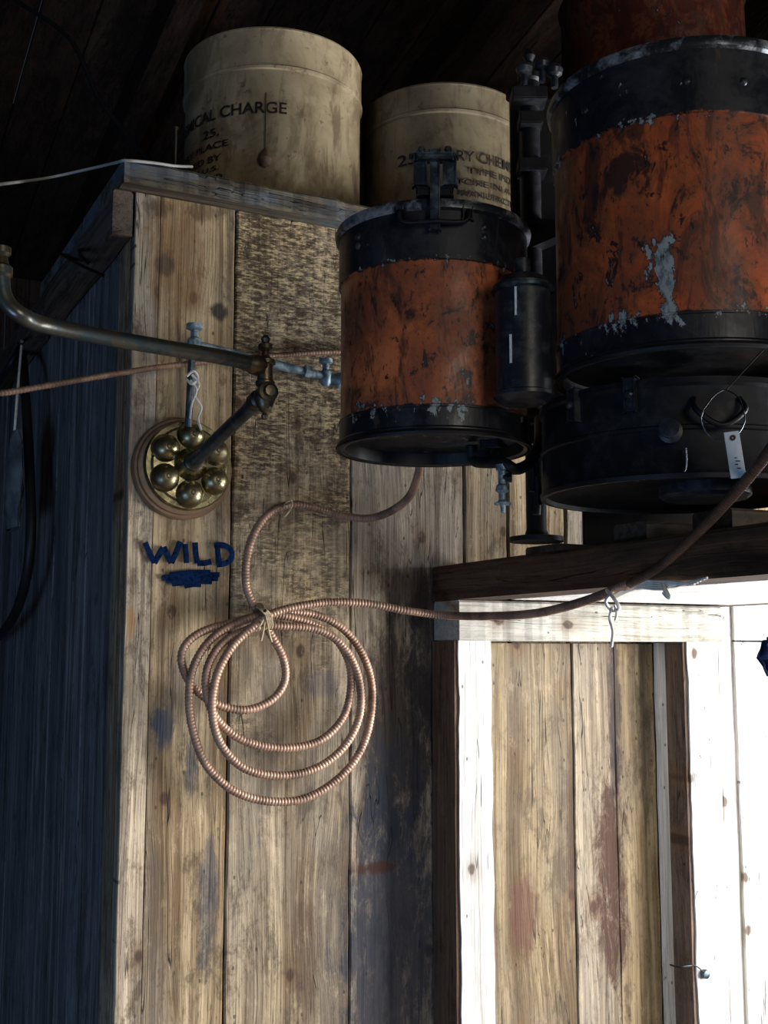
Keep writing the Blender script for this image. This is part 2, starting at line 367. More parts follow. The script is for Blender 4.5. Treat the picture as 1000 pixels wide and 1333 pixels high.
bm=nb(); x=-3.0
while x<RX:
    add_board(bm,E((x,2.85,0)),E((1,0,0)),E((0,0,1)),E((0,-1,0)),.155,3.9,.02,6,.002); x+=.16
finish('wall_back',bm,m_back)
CZ=4.45
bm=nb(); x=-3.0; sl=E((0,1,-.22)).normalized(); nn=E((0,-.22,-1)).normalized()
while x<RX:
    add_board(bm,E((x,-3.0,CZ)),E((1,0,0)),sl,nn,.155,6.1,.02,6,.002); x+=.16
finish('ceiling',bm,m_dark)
rf=root('ceiling_rafters')
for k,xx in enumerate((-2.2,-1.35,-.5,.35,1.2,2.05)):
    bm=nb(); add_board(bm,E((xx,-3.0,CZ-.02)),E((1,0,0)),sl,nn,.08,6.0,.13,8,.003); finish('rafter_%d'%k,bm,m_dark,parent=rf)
bm=nb(); x=-3.0
while x<RX:
    add_board(bm,E((x,-3.0,-.03)),E((1,0,0)),E((0,1,0)),E((0,0,1)),.155,5.85,.03,6,.001); x+=.16
finish('floor',bm,m_floor)
WX=RX+.01; wy0,wy1,wz0,wz1=-1.9,-.42,.70,1.95
bm=nb()
for (ya,yb,za,zb) in ((-3,wy0,0,4.2),(wy1,2.85,0,3.8),(wy0,wy1,0,wz0),(wy0,wy1,wz1,3.9)):
    add_board(bm,E((WX,ya,za)),E((0,1,0)),E((0,0,1)),E((1,0,0)),yb-ya,zb-za,.03,12,.0)
finish('wall_right',bm,m_back)
wn=root('window_1')
for k,(a,b_) in enumerate((((WX-.02,wy0,wz0),(WX+.04,wy0+.05,wz1)),((WX-.02,wy1-.05,wz0),(WX+.04,wy1,wz1)),((WX-.02,wy0,wz0),(WX+.04,wy1,wz0+.05)),((WX-.02,wy0,wz1-.05),(WX+.04,wy1,wz1)),((WX,(wy0+wy1)/2-.015,wz0),(WX+.03,(wy0+wy1)/2+.015,wz1)))):
    c=(E(a)+E(b_))/2; d=E(b_)-E(a); obox('window_bar_%d'%k,c,tuple(d),m_steelw,wn,X=(1,0,0),Y=(0,1,0))

# ================= door frame + beam =================
D0=-.094
df=root('door_frame')
zl0=onY(640,834,D0).z; zl1=onY(592,781,D0).z
xl1=onY(936,810,D0).x
plank('left_jamb',(XB,D0,0),(onY(641,1000,D0).x,-.003,zl0),'Z',m_jamb,df,nseg=60,s=.33,wob=.004)
xr0=onY(900,1000,D0).x
plank('right_jamb',(xr0,D0,0),(onY(940,1000,D0).x,-.003,zl0),'Z',m_jamb,df,nseg=60,s=.71,wob=.004)
plank('right_shade_liner',(xr0-.009,D0+.004,0),(xr0-.0005,-.013,zl0-.001),'Z',m_sideshade,df,nseg=20,s=.71,wob=.001,bev=.001)  # liner added to paint the jamb's shaded inner side brown
plank('left_shade_liner',(XB-.008,D0+.004,0),(XB-.0005,-.003,zl0-.001),'Z',m_sideshade,df,nseg=20,s=.2,wob=.001,bev=.001)  # liner added to paint the frame's shaded left side
plank('lintel',(XB-.002,D0-.006,zl0),(xl1,-.003,zl1),'X',m_lint,df,nseg=80,s=.5,wob=.005)
plank('inner_stop',(onY(856,1000,-.02).x,-.033,0),(onY(869,1000,-.02).x,-.014,zl0-.002),'Z',m_jamb,df,nseg=30,s=.2)
plank('outer_cover_strip',(onY(962,1000,-.02).x,-.022,0),(onY(962,1000,-.02).x+.3,-.003,zl1+.04),'Z',m_jamb,df,nseg=30,s=.9)
plank('outer_cover_strip_2',(onY(941,1000,-.014).x,-.014,0),(onY(961,1000,-.014).x,-.003,zl1+.04),'Z',m_jamb,df,nseg=30,s=.62)
zbt=onY(566,738,0).z
sh=root('shelf')
plank('beam',(XB-.004,-1.25,zl1+.001),(XB+.075,-.003,zbt),'Y',m_beam,sh,nseg=50,wob=.003,bev=.006)
plank('beam_right',(XB+.62,-1.25,zl1+.001),(XB+.70,-.003,zbt),'Y',m_beam,sh,nseg=30)
for k,(ya,yb) in enumerate(((-.80,-.72),(-.62,-.54))):
    plank('cross_slat_%d'%k,(XB+.02,ya,zbt),(XB+.70,yb,zbt+.03),'X',m_slat,sh,nseg=20)
plank('cross_slat_2',(XB+.002,-.42,zbt),(XB+.70,-.32,zbt+.012),'X',m_slat,sh,nseg=20)
plank('lower_ledge',(XB+.076,-1.05,zl1-.0),(XB+.619,-.16,zl1+.022),'Y',m_jamb,sh,nseg=20)
jb=root('jamb_latch')
p=onY(918,1268,D0-.004); lathe('bolt',[(0,-.004),(.009,-.004),(.010,.0),(.008,.006),(0,.008)],p,m_bluemetal,(0,-1,0),16,jb)
tube('latch_wire',[onY(873,1256,D0*.6),onY(885,1259,D0-.008),onY(905,1257,D0-.006),p],.0018,m_black,6,.006,parent=jb)

# ================= canisters on box =================
cam_ang=math.atan2(-FH.y,-FH.x)
def label(txt,h,c,R,a0,a1,z,mat,parent,name):
    cu=bpy.data.curves.new(name,'FONT'); cu.body=txt; cu.size=1; cu.offset=.014; o=bpy.data.objects.new(name,cu); col.objects.link(o)
    bpy.context.view_layer.update()
    me=bpy.data.meshes.new_from_object(o.evaluated_get(bpy.context.evaluated_depsgraph_get()))
    bpy.data.objects.remove(o); bpy.data.curves.remove(cu)
    xs=[v.co.x for v in me.vertices]; x0,x1=min(xs),max(xs)
    for v in me.vertices:
        a=a0+(v.co.x-x0)/(x1-x0)*(a1-a0); zz=v.co.y/.7*h
        A=cam_ang+a
        v.co=Vector((c.x+(R+.0012)*math.cos(A),c.y+(R+.0012)*math.sin(A),z+zz))
    me.materials.append(mat); ob=bpy.data.objects.new(name,me); col.objects.link(ob); ob.parent=parent
    return ob
def can(D,pxl,pxr,topy,lines,lidpx,mat):
    cx=(pxl+pxr)/2; R=(pxr-pxl)/2/F*D*1.035; c=atD(cx,200,D); zt=atD(cx,topy,D).z; zb=TOPZ+.001
    e=root('chemical_canister')
    H=zt-zb; lid=lidpx/F*D
    prof=[(0,0),(R-.004,0),(R,.003),(R,.010),(R-.002,.013),(R-.002,H-lid-.004),(R+.0025,H-lid-.002),(R+.0035,H-lid+.003),(R+.001,H-lid+.006),(R+.001,H-.008),(R+.0025,H-.004),(R+.001,H),(R-.006,H),(R-.01,H-.008),(0,H-.008)]
    lathe('can_body',prof,(c.x,c.y,zb),mat,None,96,e)
    f=lambda px: math.asin(max(-.99,min(.99,(px-cx)/((pxr-pxl)/2))))
    for k,(t,h,xa,xb,yb,ref) in enumerate(lines):
        z=atD(ref,yb,D-R*.93).z
        label(t,h,c,R,f(xa) if xa>pxl else -1.45,f(xb) if xb<pxr else 1.25,z,m_stencil,e,'label_%d'%k)
    return e,c,R,zb
e1,c1,R1,zb1=can(2.345,239,471,96,[("CHEMICAL CHARGE",.023,232,383,151,330),("25.",.017,278,300,173,290),("DRY PLACE",.013,246,312,189,300),("CLOSED BY",.013,244,303,206,290),("IN U.S.",.010,262,300,218,290),("ENGLAND.",.011,255,308,231,290)],54,m_can1)
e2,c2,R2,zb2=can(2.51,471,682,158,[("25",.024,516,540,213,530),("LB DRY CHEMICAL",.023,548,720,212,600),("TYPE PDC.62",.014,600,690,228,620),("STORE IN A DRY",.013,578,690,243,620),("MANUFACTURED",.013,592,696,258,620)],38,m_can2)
tg=root('hanging_thermometer')
pa=atD(346,118,2.335-R1*1.01); pb=atD(347,195,2.335-R1*1.01)
dirn=(Vector((pa.x,pa.y,0))-Vector((c1.x,c1.y,0))).normalized()
pc=Vector((c1.x,c1.y,0))+dirn*(R1+.004)
tube('stick',[(pc.x,pc.y,pa.z),(pc.x,pc.y,(pa.z+pb.z)/2),(pc.x,pc.y,pb.z)],.0013,m_brassd,8,.01,parent=tg)
lathe('bulb',[(0,-.020),(.009,-.015),(.013,-.003),(.009,.010),(.003,.018),(0,.02)],(pc.x,pc.y,pb.z-.012),plain('rust_brown',(.08,.045,.025),.8),None,20,tg)
e=root('red_drum'); pr=atD(890,45,2.75)
rp=[(0,0),(.235,0),(.24,.01)]
for zz in (.12,.35,.58): rp+=[(.235,zz-.02),(.242,zz),(.235,zz+.02)]
rp+=[(.235,.80),(.242,.81),(.235,.82),(0,.815)]
m_red=drum_mat('red_drum_paint',(.05,.010,.007),99,-99,5.1)
lathe('drum_shell',rp,(pr.x,max(pr.y,.2)+.04,TOPZ+.002),m_red,None,64,e)

# ================= orange drums =================
def drum(D,cx,R,yt,yb,yo1,yo2,cyref,seed,base,spots):
    c=atD(cx,cyref,D); z=lambda y: atD(cx,y,D).z
    zt,zb,z1,z2=z(yt),z(yb),z(yo1),z(yo2)
    e=root('orange_drum')
    mat=drum_mat('orange_drum_paint_%d'%int(seed),base,z1,z2,seed,spots=spots)
    H=zt-zb
    prof=[(0,.028),(R*.80,.026),(R-.010,.020),(R-.008,.002),(R-.002,0),(R+.003,.003),(R+.003,.010),(R+.0005,.013),
          (R+.0005,z2-zb-.004),(R+.002,z2-zb-.003),(R+.002,z2-zb-.0005),(R-.0015,z2-zb+.001)]
    n=10
    for k in range(1,n): prof.append((R-.0015,z2-zb+(z1-z2)*k/n))
    prof+=[(R-.0015,z1-zb),(R+.002,z1-zb+.001),(R+.002,H-.012)]
    lathe('drum_body',prof,(c.x,c.y,zb),mat,None,96,e)
    lathe('rim',[(R+.0025,H-.016),(R+.007,H-.013),(R+.0085,H-.006),(R+.006,H),(R+.001,H+.001),(R-.006,H-.004),(R-.01,H-.014)],(c.x,c.y,zb),m_iron,None,96,e)
    lathe('lid',[(R-.008,H-.012),(R*.7,H-.004),(0,H)],(c.x,c.y,zb),m_black,None,64,e)
    lathe('bottom_hoop',[(R+.0005,0),(R+.005,.0),(R+.006,.004),(R+.004,.008),(R+.0005,.008)],(c.x,c.y,zb),m_black,None,96,e)
    return e,c,R,zt,zb
s1=[atD(590,520,1.60),atD(470,440,1.62),atD(590,385,1.6)]
d1,dc1,dR1,dzt1,dzb1=drum(1.74,564,.1445,307,588,378,552,440,2,(.46,.13,.045),[(s1[0],.05,.06),(s1[1],.03,.08),(s1[2],.03,.04)])
s2=[atD(858,345,1.43),atD(872,388,1.43),atD(855,315,1.43),atD(850,165,1.43),atD(917,160,1.43),atD(780,425,1.45)]
d2,dc2,dR2,dzt2,dzb2=drum(1.60,889,.183,135,496,222,453,300,3,(.44,.10,.03),[(s2[0],.03,.14),(s2[1],.025,.15),(s2[2],.04,.06),(s2[3],.015,.14),(s2[4],.02,.14),(s2[5],.02,.10)])
def ring_pt(c,R,ang,z): A=cam_ang+ang; return Vector((c.x+R*math.cos(A),c.y+R*math.sin(A),z))
def rivets(c,R,zs,parent,angs):
    for k,(a,z) in enumerate([(a,z) for z in zs for a in angs]):
        p=ring_pt(c,R,a,z); n=(p-Vector((c.x,c.y,z))).normalized()
        lathe('rivet_%d'%k,[(.006,0),(.005,.002),(.003,.0035),(0,.004)],p,m_cyl,n,10,parent)
rivets(dc1,dR1+.0015,[dzt1-.035,dzt1-.05],d1,[-.9,.5])
rivets(dc2,dR2+.0015,[dzt2-.06],d2,[-1.0,-.2,.2])
def frame_at(c,R,a,z):
    p=ring_pt(c,R,a,z); n=(p-Vector((c.x,c.y,z))).normalized(); t=Vector((-n.y,n.x,0)); return p,n,t
zL=dzt1
p,n,t=frame_at(dc1,dR1+.012,-.02,zL)
obox('latch_strap',p+Vector((0,0,.010)),(.014,.006,.12),m_bluemetal,d1,X=t,Y=n)
obox('latch_head',p+Vector((0,0,.056))+n*.004,(.050,.014,.010),m_bluemetal,d1,X=t,Y=n)
for s in (-1,1):
    obox('latch_wing',p+t*s*.021+Vector((0,0,.038)),(.020,.010,.045),m_bluemetal,d1,X=t,Y=n)
    lathe('latch_pin',[(0,-.006),(.004,-.006),(.004,.006),(.006,.008),(.0045,.012),(0,.013)],p+t*s*.019+Vector((0,0,.062)),m_bluemetal,None,10,d1)
obox('latch_foot',p+Vector((0,0,.008))-n*.01,(.05,.02,.012),m_black,d1,X=t,Y=n)
def arc_handle(c,R,a,z,w,dz,parent):
    pts=[ring_pt(c,R-.004,a-w,z),ring_pt(c,R+.008,a-w,z),ring_pt(c,R+.012,a-w*.85,z-dz),ring_pt(c,R+.014,a,z-dz*1.15),ring_pt(c,R+.012,a+w*.85,z-dz),ring_pt(c,R+.008,a+w,z),ring_pt(c,R-.004,a+w,z)]
    tube('bail_handle',pts,.0035,m_black,8,.005,parent=parent)
arc_handle(dc1,dR1+.003,-.03,zL-.018,.33,.018,d1)
for a in (-.36,.30):
    p,n,t=frame_at(dc1,dR1+.003,a,zL-.018); obox('handle_lug',p,(.016,.006,.022),m_black,d1,X=t,Y=n)
sc_=root('small_gas_cylinder'); c=atD(681,430,1.585); z=lambda y: atD(681,y,1.585).z
Rs=.040; zb_,zt_=z(525),z(365)
lathe('cylinder_shell',[(0,0),(Rs*.8,0),(Rs,.006),(Rs+.003,.008),(Rs+.003,.013),(Rs,.015),(Rs,zt_-zb_-.018),(Rs+.003,zt_-zb_-.016),(Rs+.003,zt_-zb_-.010),(Rs,zt_-zb_-.008),(Rs*.8,zt_-zb_+.002),(Rs*.45,zt_-zb_+.008),(.012,zt_-zb_+.010),(.012,zt_-zb_+.03),(0,zt_-zb_+.032)],(c.x,c.y,zb_),m_cyl,None,48,sc_)
lathe('collar_ring',[(Rs+.001,0),(Rs+.005,.002),(Rs+.005,.006),(Rs+.001,.008)],(c.x,c.y,zt_-.02),m_bluemetal,None,48,sc_)
p,n,t=frame_at(c,Rs+.0015,-.35,(z(385)+z(420))/2)
obox('gauge_mark',p,(.0028,.0015,.04),m_tag,sc_,X=t,Y=n,bev=.0004)
p,n,t=frame_at(c,Rs+.0015,-.55,(z(445)+z(480))/2)
obox('gauge_mark_low',p,(.0028,.0015,.04),m_tag,sc_,X=t,Y=n,bev=.0004)
# ================= iron stand =================
st_=root('iron_stand')
pp=atD(694,400,1.90)
zp0=zbt+.013; zp1=atD(694,95,1.9).z
lathe('post',[(0,0),(.045,0),(.045,.008),(.020,.012),(.017,.02),(.017,zp1-zp0-.02),(.021,zp1-zp0-.015),(.021,zp1-zp0),(.008,zp1-zp0+.008),(.006,zp1-zp0+.02),(.011,zp1-zp0+.03),(.006,zp1-zp0+.042),(0,zp1-zp0+.045)],(pp.x,pp.y,zp0),m_black,None,24,st_)
pq=atD(672,150,1.93)
lathe('post_thin',[(.012,0),(.012,atD(672,130,1.93).z-1.95),(.018,atD(672,128,1.93).z-1.95),(.018,atD(672,118,1.93).z-1.95),(0,atD(672,112,1.93).z-1.95)],(pq.x,pq.y,1.95),m_black,None,16,st_)
za_=atD(710,540,2.0).z; zb2_=atD(710,130,2.0).z; q=atD(718,300,2.0)
obox('added_dark_plate',(q.x,q.y,(za_+zb2_)/2),(.125,.014,zb2_-za_),m_black,st_)  # black plate added to darken the bright wall seen between the drums
q=atD(850,500,2.08); zq0=zbt+.0; zq1=atD(850,300,2.08).z
obox('rear_shield',(q.x,q.y,(zq0+zq1)/2+.01),(.27,.012,zq1-zq0-.02),m_black,st_)
for k,(px,py,D,w) in enumerate(((688,128,1.88,.06),(690,160,1.89,.04),(692,220,1.90,.05),(700,300,1.90,.05),(700,545,1.88,.05))):
    q=atD(px,py,D); obox('clamp_%d'%k,q,(w,.05,.022),m_black,st_)
for k,(px,py) in enumerate(((683,98),(706,92),(722,100))):
    q=atD(px,py,1.86); lathe('finial_%d'%k,[(0,-.02),(.006,-.02),(.006,0),(.013,.004),(.015,.012),(.010,.020),(0,.024)],q,m_cyl,None,16,st_)
def strut(name,a,b,w,h,mat,parent):
    a=Vector(a);b=Vector(b);d=b-a; X=d.normalized(); Z=Vector((0,0,1)); Y=Z.cross(X).normalized(); Z=X.cross(Y)
    return obox(name,(a+b)/2,(d.length,w,h),mat,parent,X=X,Y=Y,Z=Z)
strut('arm_small_drum',(pp.x,pp.y,dzb1+.03),(dc1.x+.1,dc1.y,dzb1+.03-.008),.03,.010,m_black,st_)
strut('arm_small_drum_top',(pp.x,pp.y,dzt1-.05),(dc1.x+.14,dc1.y+.03,dzt1-.05),.03,.025,m_black,st_)
strut('arm_big_drum',(pp.x,pp.y,dzt2-.1),(dc2.x,dc2.y+dR2,dzt2-.1),.03,.03,m_black,st_)
strut('arm_cylinder',(c.x,c.y+Rs,zt_-.03),(pp.x,pp.y,zt_-.03),.02,.02,m_black,st_)
tube('drain_pipe',[(dc1.x+.08,dc1.y+.02,dzb1+.02),(dc1.x+.085,dc1.y+.02,dzb1-.005),atD(655,603,1.74),atD(672,611,1.74),atD(692,600,1.76),atD(702,575,1.78),atD(703,545,1.82)],.009,m_black,12,.008,parent=st_)
tp=root('brass_tap'); q=atD(654,605,1.74)
lathe('tap_stem',[(.010,.0),(.010,-.008),(.0065,-.010),(.0065,-.030),(.010,-.033),(.011,-.040),(.006,-.044),(.006,-.054),(.009,-.058),(.004,-.062),(.003,-.074),(0,-.075)],q,m_bluetap,None,16,tp)
obox('tap_lever',q+Vector((0,0,-.060)),(.026,.004,.006),m_bluetap,tp)
lathe('tap_side_nut',[(0,0),(.008,0),(.008,.014),(0,.014)],q+Vector((0,0,-.02)),m_bluemetal,R3,6,tp)
for k,(px,ya,yb) in enumerate(((693,600,640),(699,620,670))):
    a=atD(px,ya,1.77);b=atD(px,yb,1.77); tube('drip_rod_%d'%k,[a,(a+b)/2+R3*.002,b],.006,m_black,8,.006,parent=tp)

# ================= black tank =================
bt=root('black_tank'); c=atD(884,600,1.68); zb_=atD(884,648,1.68).z; zt_=dzb2-.022; R=.200
zb_=max(zb_,zbt+.031)
H=zt_-zb_
lathe('tank_body',[(0,.018),(R*.55,.016),(R*.9,.012),(R-.006,.006),(R-.004,0),(R+.003,0),(R+.004,.006),(R,.012),(R,H*.5-.004),(R+.003,H*.5-.002),(R+.003,H*.5+.002),(R,H*.5+.004),(R,H-.012),(R+.004,H-.008),(R+.003,H),(R-.01,H-.002),(.12,H+.004),(.11,H+.012),(.10,H+.021),(0,H+.022)],(c.x,c.y,zb_),m_black,None,96,bt)
tube('tank_bail',[ring_pt(c,R+.002,-.15,zt_-.03),ring_pt(c,R+.02,-.14,zt_-.05),ring_pt(c,R+.022,0.0,zt_-.07),ring_pt(c,R+.02,.14,zt_-.05),ring_pt(c,R+.002,.15,zt_-.03)],.004,m_black,8,.006,parent=bt)
# side clips and hasps holding the tank
for k,a in enumerate((-1.0,-.55)):
    p,n,t=frame_at(c,R+.004,a,zt_-.02); obox('side_clip_%d'%k,p,(.016,.010,.045),m_cyl,bt,X=t,Y=n)
    lathe('clip_bolt_%d'%k,[(.006,0),(.006,.005),(.003,.008),(0,.008)],p+n*.005,m_cyl,n,8,bt)
p,n,t=frame_at(c,R+.002,-.30,zb_+H*.45)
lathe('plug_cock',[(.016,0),(.016,.010),(.009,.012),(.009,.024),(.013,.026),(.013,.034),(0,.036)],p,m_cyl,n,16,bt)
lathe('tank_cap',[(0,-.02),(.06,-.02),(.066,-.015),(.066,0),(0,0)],(c.x+.03,c.y-.02,zb_+.017),m_cyl,None,32,bt)
tgr=root('paper_tag'); Dt=1.40
w0=[atD(916,533,Dt),atD(913,548,Dt),atD(922,566,Dt),atD(942,575,Dt),atD(960,566,Dt+.005),atD(970,548,Dt+.01),atD(968,535,Dt+.01)]
tube('wire_loop',w0,.0009,m_bluemetal,6,.005,parent=tgr)
tube('wire_up',[atD(916,533,Dt),atD(930,515,Dt+.02),atD(945,508,1.45),atD(962,518,Dt+.03),atD(968,535,Dt+.01)],.0009,m_black,6,.005,parent=tgr)
tube('wire_tie',[atD(945,508,1.45),(dc2.x,dc2.y-dR2*.8,dzb2+.012)],.0009,m_black,6,.005,parent=tgr)
cT=atD(957,592,Dt-.004)
Zt=(Vector((0,0,1))+R3*-.12).normalized()
obox('card',cT,(.019,.0012,.058),m_tag,tgr,X=(R3+Vector((0,0,.12))).normalized(),Y=FH,Z=Zt,bev=.0003)
lathe('eyelet',[(.0015,0),(.0035,0),(.0035,.0012),(.0015,.0012)],cT+Zt*.021-FH*.0012,m_black,-FH,14,tgr)
for k,(az,L) in enumerate(((-.004,.003),(-.008,.006),(-.012,.004),(-.017,.005))):
    obox('ink_line_%d'%k,cT+Zt*az-FH*.0009+R3*(.002*(k%2)),(L,.0004,.0012),m_stencil,tgr,Z=Zt,bev=.0001)
pz=[atD(893,583,1.475),atD(894,596,1.475),atD(893,611,1.475)]
tube('short_wire',pz+[atD(891,614,1.475)],.0012,m_iron,6,.004,parent=tgr)

# ================= gas bracket =================
gb=root('brass_wall_bracket')
pr=onY(236,611,0); Xr=pr.x
Rw=.092
lathe('wood_rosette',[(Rw,0),(Rw,.006),(Rw-.003,.010),(Rw-.007,.010),(Rw-.009,.014),(Rw-.014,.015),(0,.015)],(pr.x,-.004,pr.z),m_disc,(0,-1,0),64,gb)
PX,PZ=pr.x+.006,pr.z+.004
lathe('brass_plate',[(.078,0),(.081,.004),(.078,.010),(.070,.010),(.066,.014),(.03,.018),(.022,.028),(.018,.040),(.013,.044),(0,.044)],(PX,-.018,PZ),m_brass,(0,-1,0),64,gb)
dome=[(.0255,0),(.0255,.006),(.0235,.014),(.0195,.022),(.012,.028),(.005,.030),(0,.0305)]
for k in range(6):
    a=rad(30+60*k)
    lathe('dome_%d'%k,dome,(PX+.052*math.cos(a),-.027,PZ+.052*math.sin(a)),m_brass,(0,-1,0),28,gb)
    lathe('dome_nut_%d'%k,[(0,0),(.005,0),(.004,.004),(0,.005)],(PX+.052*math.cos(a),-.0565,PZ+.052*math.sin(a)),m_brassd,(0,-1,0),8,gb)
pe=onX(345,512,Xr+.004); ze=pe.z; ye=pe.y
A=Vector((Xr+.004,-.05,PZ)); B=Vector((Xr+.004,ye,ze))
tube('arm',[A,A.lerp(B,.5),B],.0115,m_bluemetal,16,.02,parent=gb)
ax=(B-A).normalized()
lathe('arm_collar',[(.011,0),(.017,.003),(.017,.016),(.013,.020),(.011,.03)],A-ax*.005,m_brassd,ax,20,gb)
lathe('arm_collar_end',[(.011,0),(.015,.003),(.015,.022),(.011,.026)],B-ax*.045,m_brassd,ax,20,gb)
Dm=(B-C).dot(FH)
ztp=atD(350,436,Dm).z; zbp=atD(346,547,Dm).z
kk=(ztp-zbp)/.125
sp=[(0,0),(.004,.002),(.0055,.006),(.003,.010),(.008,.014),(.0115,.020),(.0155,.030),(.015,.040),(.010,.048),(.014,.051),(.014,.056),(.0115,.058),(.0115,.080),(.015,.082),(.015,.087),(.010,.090),(.006,.094),(.005,.100),(.011,.104),(.0105,.110),(.005,.114),(.007,.119),(.004,.124),(0,.125)]
lathe('swivel_body',[(a*1.05,b*kk) for a,b in sp],(B.x,B.y,zbp),m_brassd,None,20,gb)
lathe('swivel_front_cap',[(.012,-.010),(.015,.0),(.015,.012),(.010,.014),(.008,.020),(0,.021)],(B.x,B.y-.004,ze),m_brassd,(0,-1,0),20,gb)
zm=atD(345,478,Dm).z
P0=Vector((B.x,B.y,zm))
mp=[P0,onZ(290,465,zm),onZ(200,450,zm),onZ(110,434,zm),onZ(55,422,zm),onZ(30,412,zm)]
De=(mp[-1]-C).dot(FH)
mp+=[atD(12,398,De-.004),atD(3,380,De-.006),atD(1,355,De-.006)]
gp=root('gas_pipe')
tube('pipe',mp,.0112,m_brassp,16,.01,parent=gp)
q=atD(1,352,De-.006)
lathe('burner_cup',[(.011,-.01),(.015,-.006),(.015,.004),(.010,.008),(.008,.018),(.012,.022),(.012,.030),(0,.032)],q,m_brassd,None,20,gp)
dd=(mp[1]-mp[0]).normalized()
lathe('pipe_collar',[(.0112,0),(.015,.002),(.016,.008),(.015,.018),(.013,.022),(.0112,.036)],P0+dd*.008,m_brassd,dd,20,gp)
tpz=root('blue_tap_pipe'); Yp=-.06
a=onY(247,447,Yp); b_=onY(438,494,Yp)
tube('pipe',[a,a.lerp(b_,.5),b_],.0085,m_bluetap,12,.02,parent=tpz)
def tapfit(q,s,parent,name):
    lathe(name,[(0,-.022*s),(.006*s,-.022*s),(.010*s,-.016*s),(.012*s,-.004*s),(.011*s,.006*s),(.006*s,.010*s),(.006*s,.020*s),(.013*s,.023*s),(.013*s,.030*s),(.006*s,.032*s),(0,.034*s)],q,m_bluetap,None,16,parent)
tapfit(onY(253,447,Yp),1.15,tpz,'valve_left'); tapfit(onY(424,488,Yp),1.0,tpz,'valve_right')
lathe('nozzle',[(0,0),(.014,0),(.016,.006),(.012,.012),(.0095,.03),(0,.03)],onY(444,496,Yp),m_bluetap,(a-b_),16,tpz)
lathe('union_nut',[(.008,0),(.013,.002),(.013,.014),(.008,.016)],onY(395,483,Yp),m_bluetap,(b_-a),6,tpz)
s0=onY(250,462,Yp); s1_=onY(245,556,-.05)
tube('stem',[s0,s0.lerp(s1_,.5),s1_],.0065,m_bluemetal,12,.02,parent=tpz)
tube('stay',[onY(438,494,Yp),onY(446,500,-.03),onY(450,500,0)],.006,m_bluemetal,10,.01,parent=tpz)
tube('foot',[s1_,onY(250,556,-.03),onY(256,560,0)],.006,m_bluemetal,10,.01,parent=tpz)
strg=root('white_string')
Yk=Yp-.012
tube('knot_a',[onY(243,490,Yk),onY(252,483,Yk-.004),onY(258,492,Yk),onY(250,500,Yk-.004),onY(243,494,Yk+.01)],.0022,m_string,6,.003,parent=strg)
tube('knot_b',[onY(250,488,Yk),onY(259,500,Yk-.003),onY(254,515,Yk),onY(262,530,Yk),onY(258,545,Yk),onY(262,560,Yk)],.0022,m_string,6,.003,parent=strg)
tube('knot_c',[onY(248,495,Yk),onY(256,508,Yk-.003),onY(250,525,Yk),onY(247,545,Yk)],.0018,m_string,6,.003,parent=strg)

# ================= copper hose =================
def yy(pts,y0,y1):
    n=len(pts); return [onY(p[0],p[1],y0+(y1-y0)*i/(n-1)) for i,p in enumerate(pts)]
hs=root('copper_hose')
seq=[(546,575),(542,630),(520,657),(482,674),(440,670),(405,660),(378,657),(352,667),(332,692),(321,728),(321,765),(334,795),(352,825),(368,855),(371,885),(355,910),(322,924),(283,917),(252,895),(237,865),(240,842),(262,823),(305,810),(350,799),(400,798),(442,815),(470,848),(484,892),(481,942),(465,985),(435,1018),(395,1040),(350,1043),(305,1030),(270,998),(253,958),(246,912),(252,868),(275,832),(312,810),(352,800),(402,810),(437,832),(455,865),(456,902),(445,937),(415,965),(370,974),(322,966),(287,942),(270,908),(270,870),(290,837),(328,818),(370,815),(420,822),(452,848),(468,888),(468,932),(448,972),(412,1000),(365,1010),(318,1000),(287,968),(276,925),(282,880),(302,842),(330,815),(352,800),(385,790),(430,784)]
hp=yy(seq,-.035,-.075)
hp[0]=onY(547,570,-.27); hp[1]=onY(545,615,-.25); hp[2]=onY(528,652,-.17);hp[3]=onY(486,674,-.08)
tail=[onY(480,786,-.08),onY(530,795,-.09),onY(580,801,-.11),onX(640,802,XB-.03),onX(700,798,XB-.025),onX(760,783,XB-.022),onX(820,760,XB-.022)]
tube('coil',hp+tail,.0076,m_copper,12,.0020,ribs=.16,parent=hs)
t2=[onX(820,760,XB-.022),onX(858,738,XB-.03),onX(905,697,XB-.05),onX(945,655,XB-.08),onX(980,615,XB-.1),onX(1010,575,XB-.12),onX(1050,510,XB-.14)]
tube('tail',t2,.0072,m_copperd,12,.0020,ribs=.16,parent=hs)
h2=root('copper_hose')
tube('hose',[onY(-60,516,-.02),onY(0,512,-.03),onY(60,502,-.035),onY(130,490,-.035),onY(200,479,-.03),onY(250,473,-.028),onY(310,467,-.024),onY(370,462,-.02),onY(450,458,-.02),onY(540,462,-.02)],.0056,m_copper,10,.0020,ribs=.16,parent=h2)
tw=root('twine_tie')
for k in range(4):
    x0=340+k*2.2
    tube('loop_%d'%k,[onY(x0-6,786,-.03),onY(x0-2,792,-.09),onY(x0+5,800,-.095),onY(x0+8,812,-.09),onY(x0+5,818,-.05),onY(x0-4,800,-.03)],.002,m_tan,6,.003,parent=tw)
for k,(dx,dy) in enumerate(((-12,20),(-6,34),(8,36),(-2,-10))):
    tube('end_%d'%k,[onY(346,800,-.09),onY(346+dx*.5,800+dy*.6,-.094),onY(346+dx,800+dy,-.088)],.0018,m_tan,6,.003,parent=tw)
tube('peg',[onY(345,795,0.01),onY(345,795,-.10)],.003,m_black,8,.01,parent=tw)
tw2=root('twine_tie')
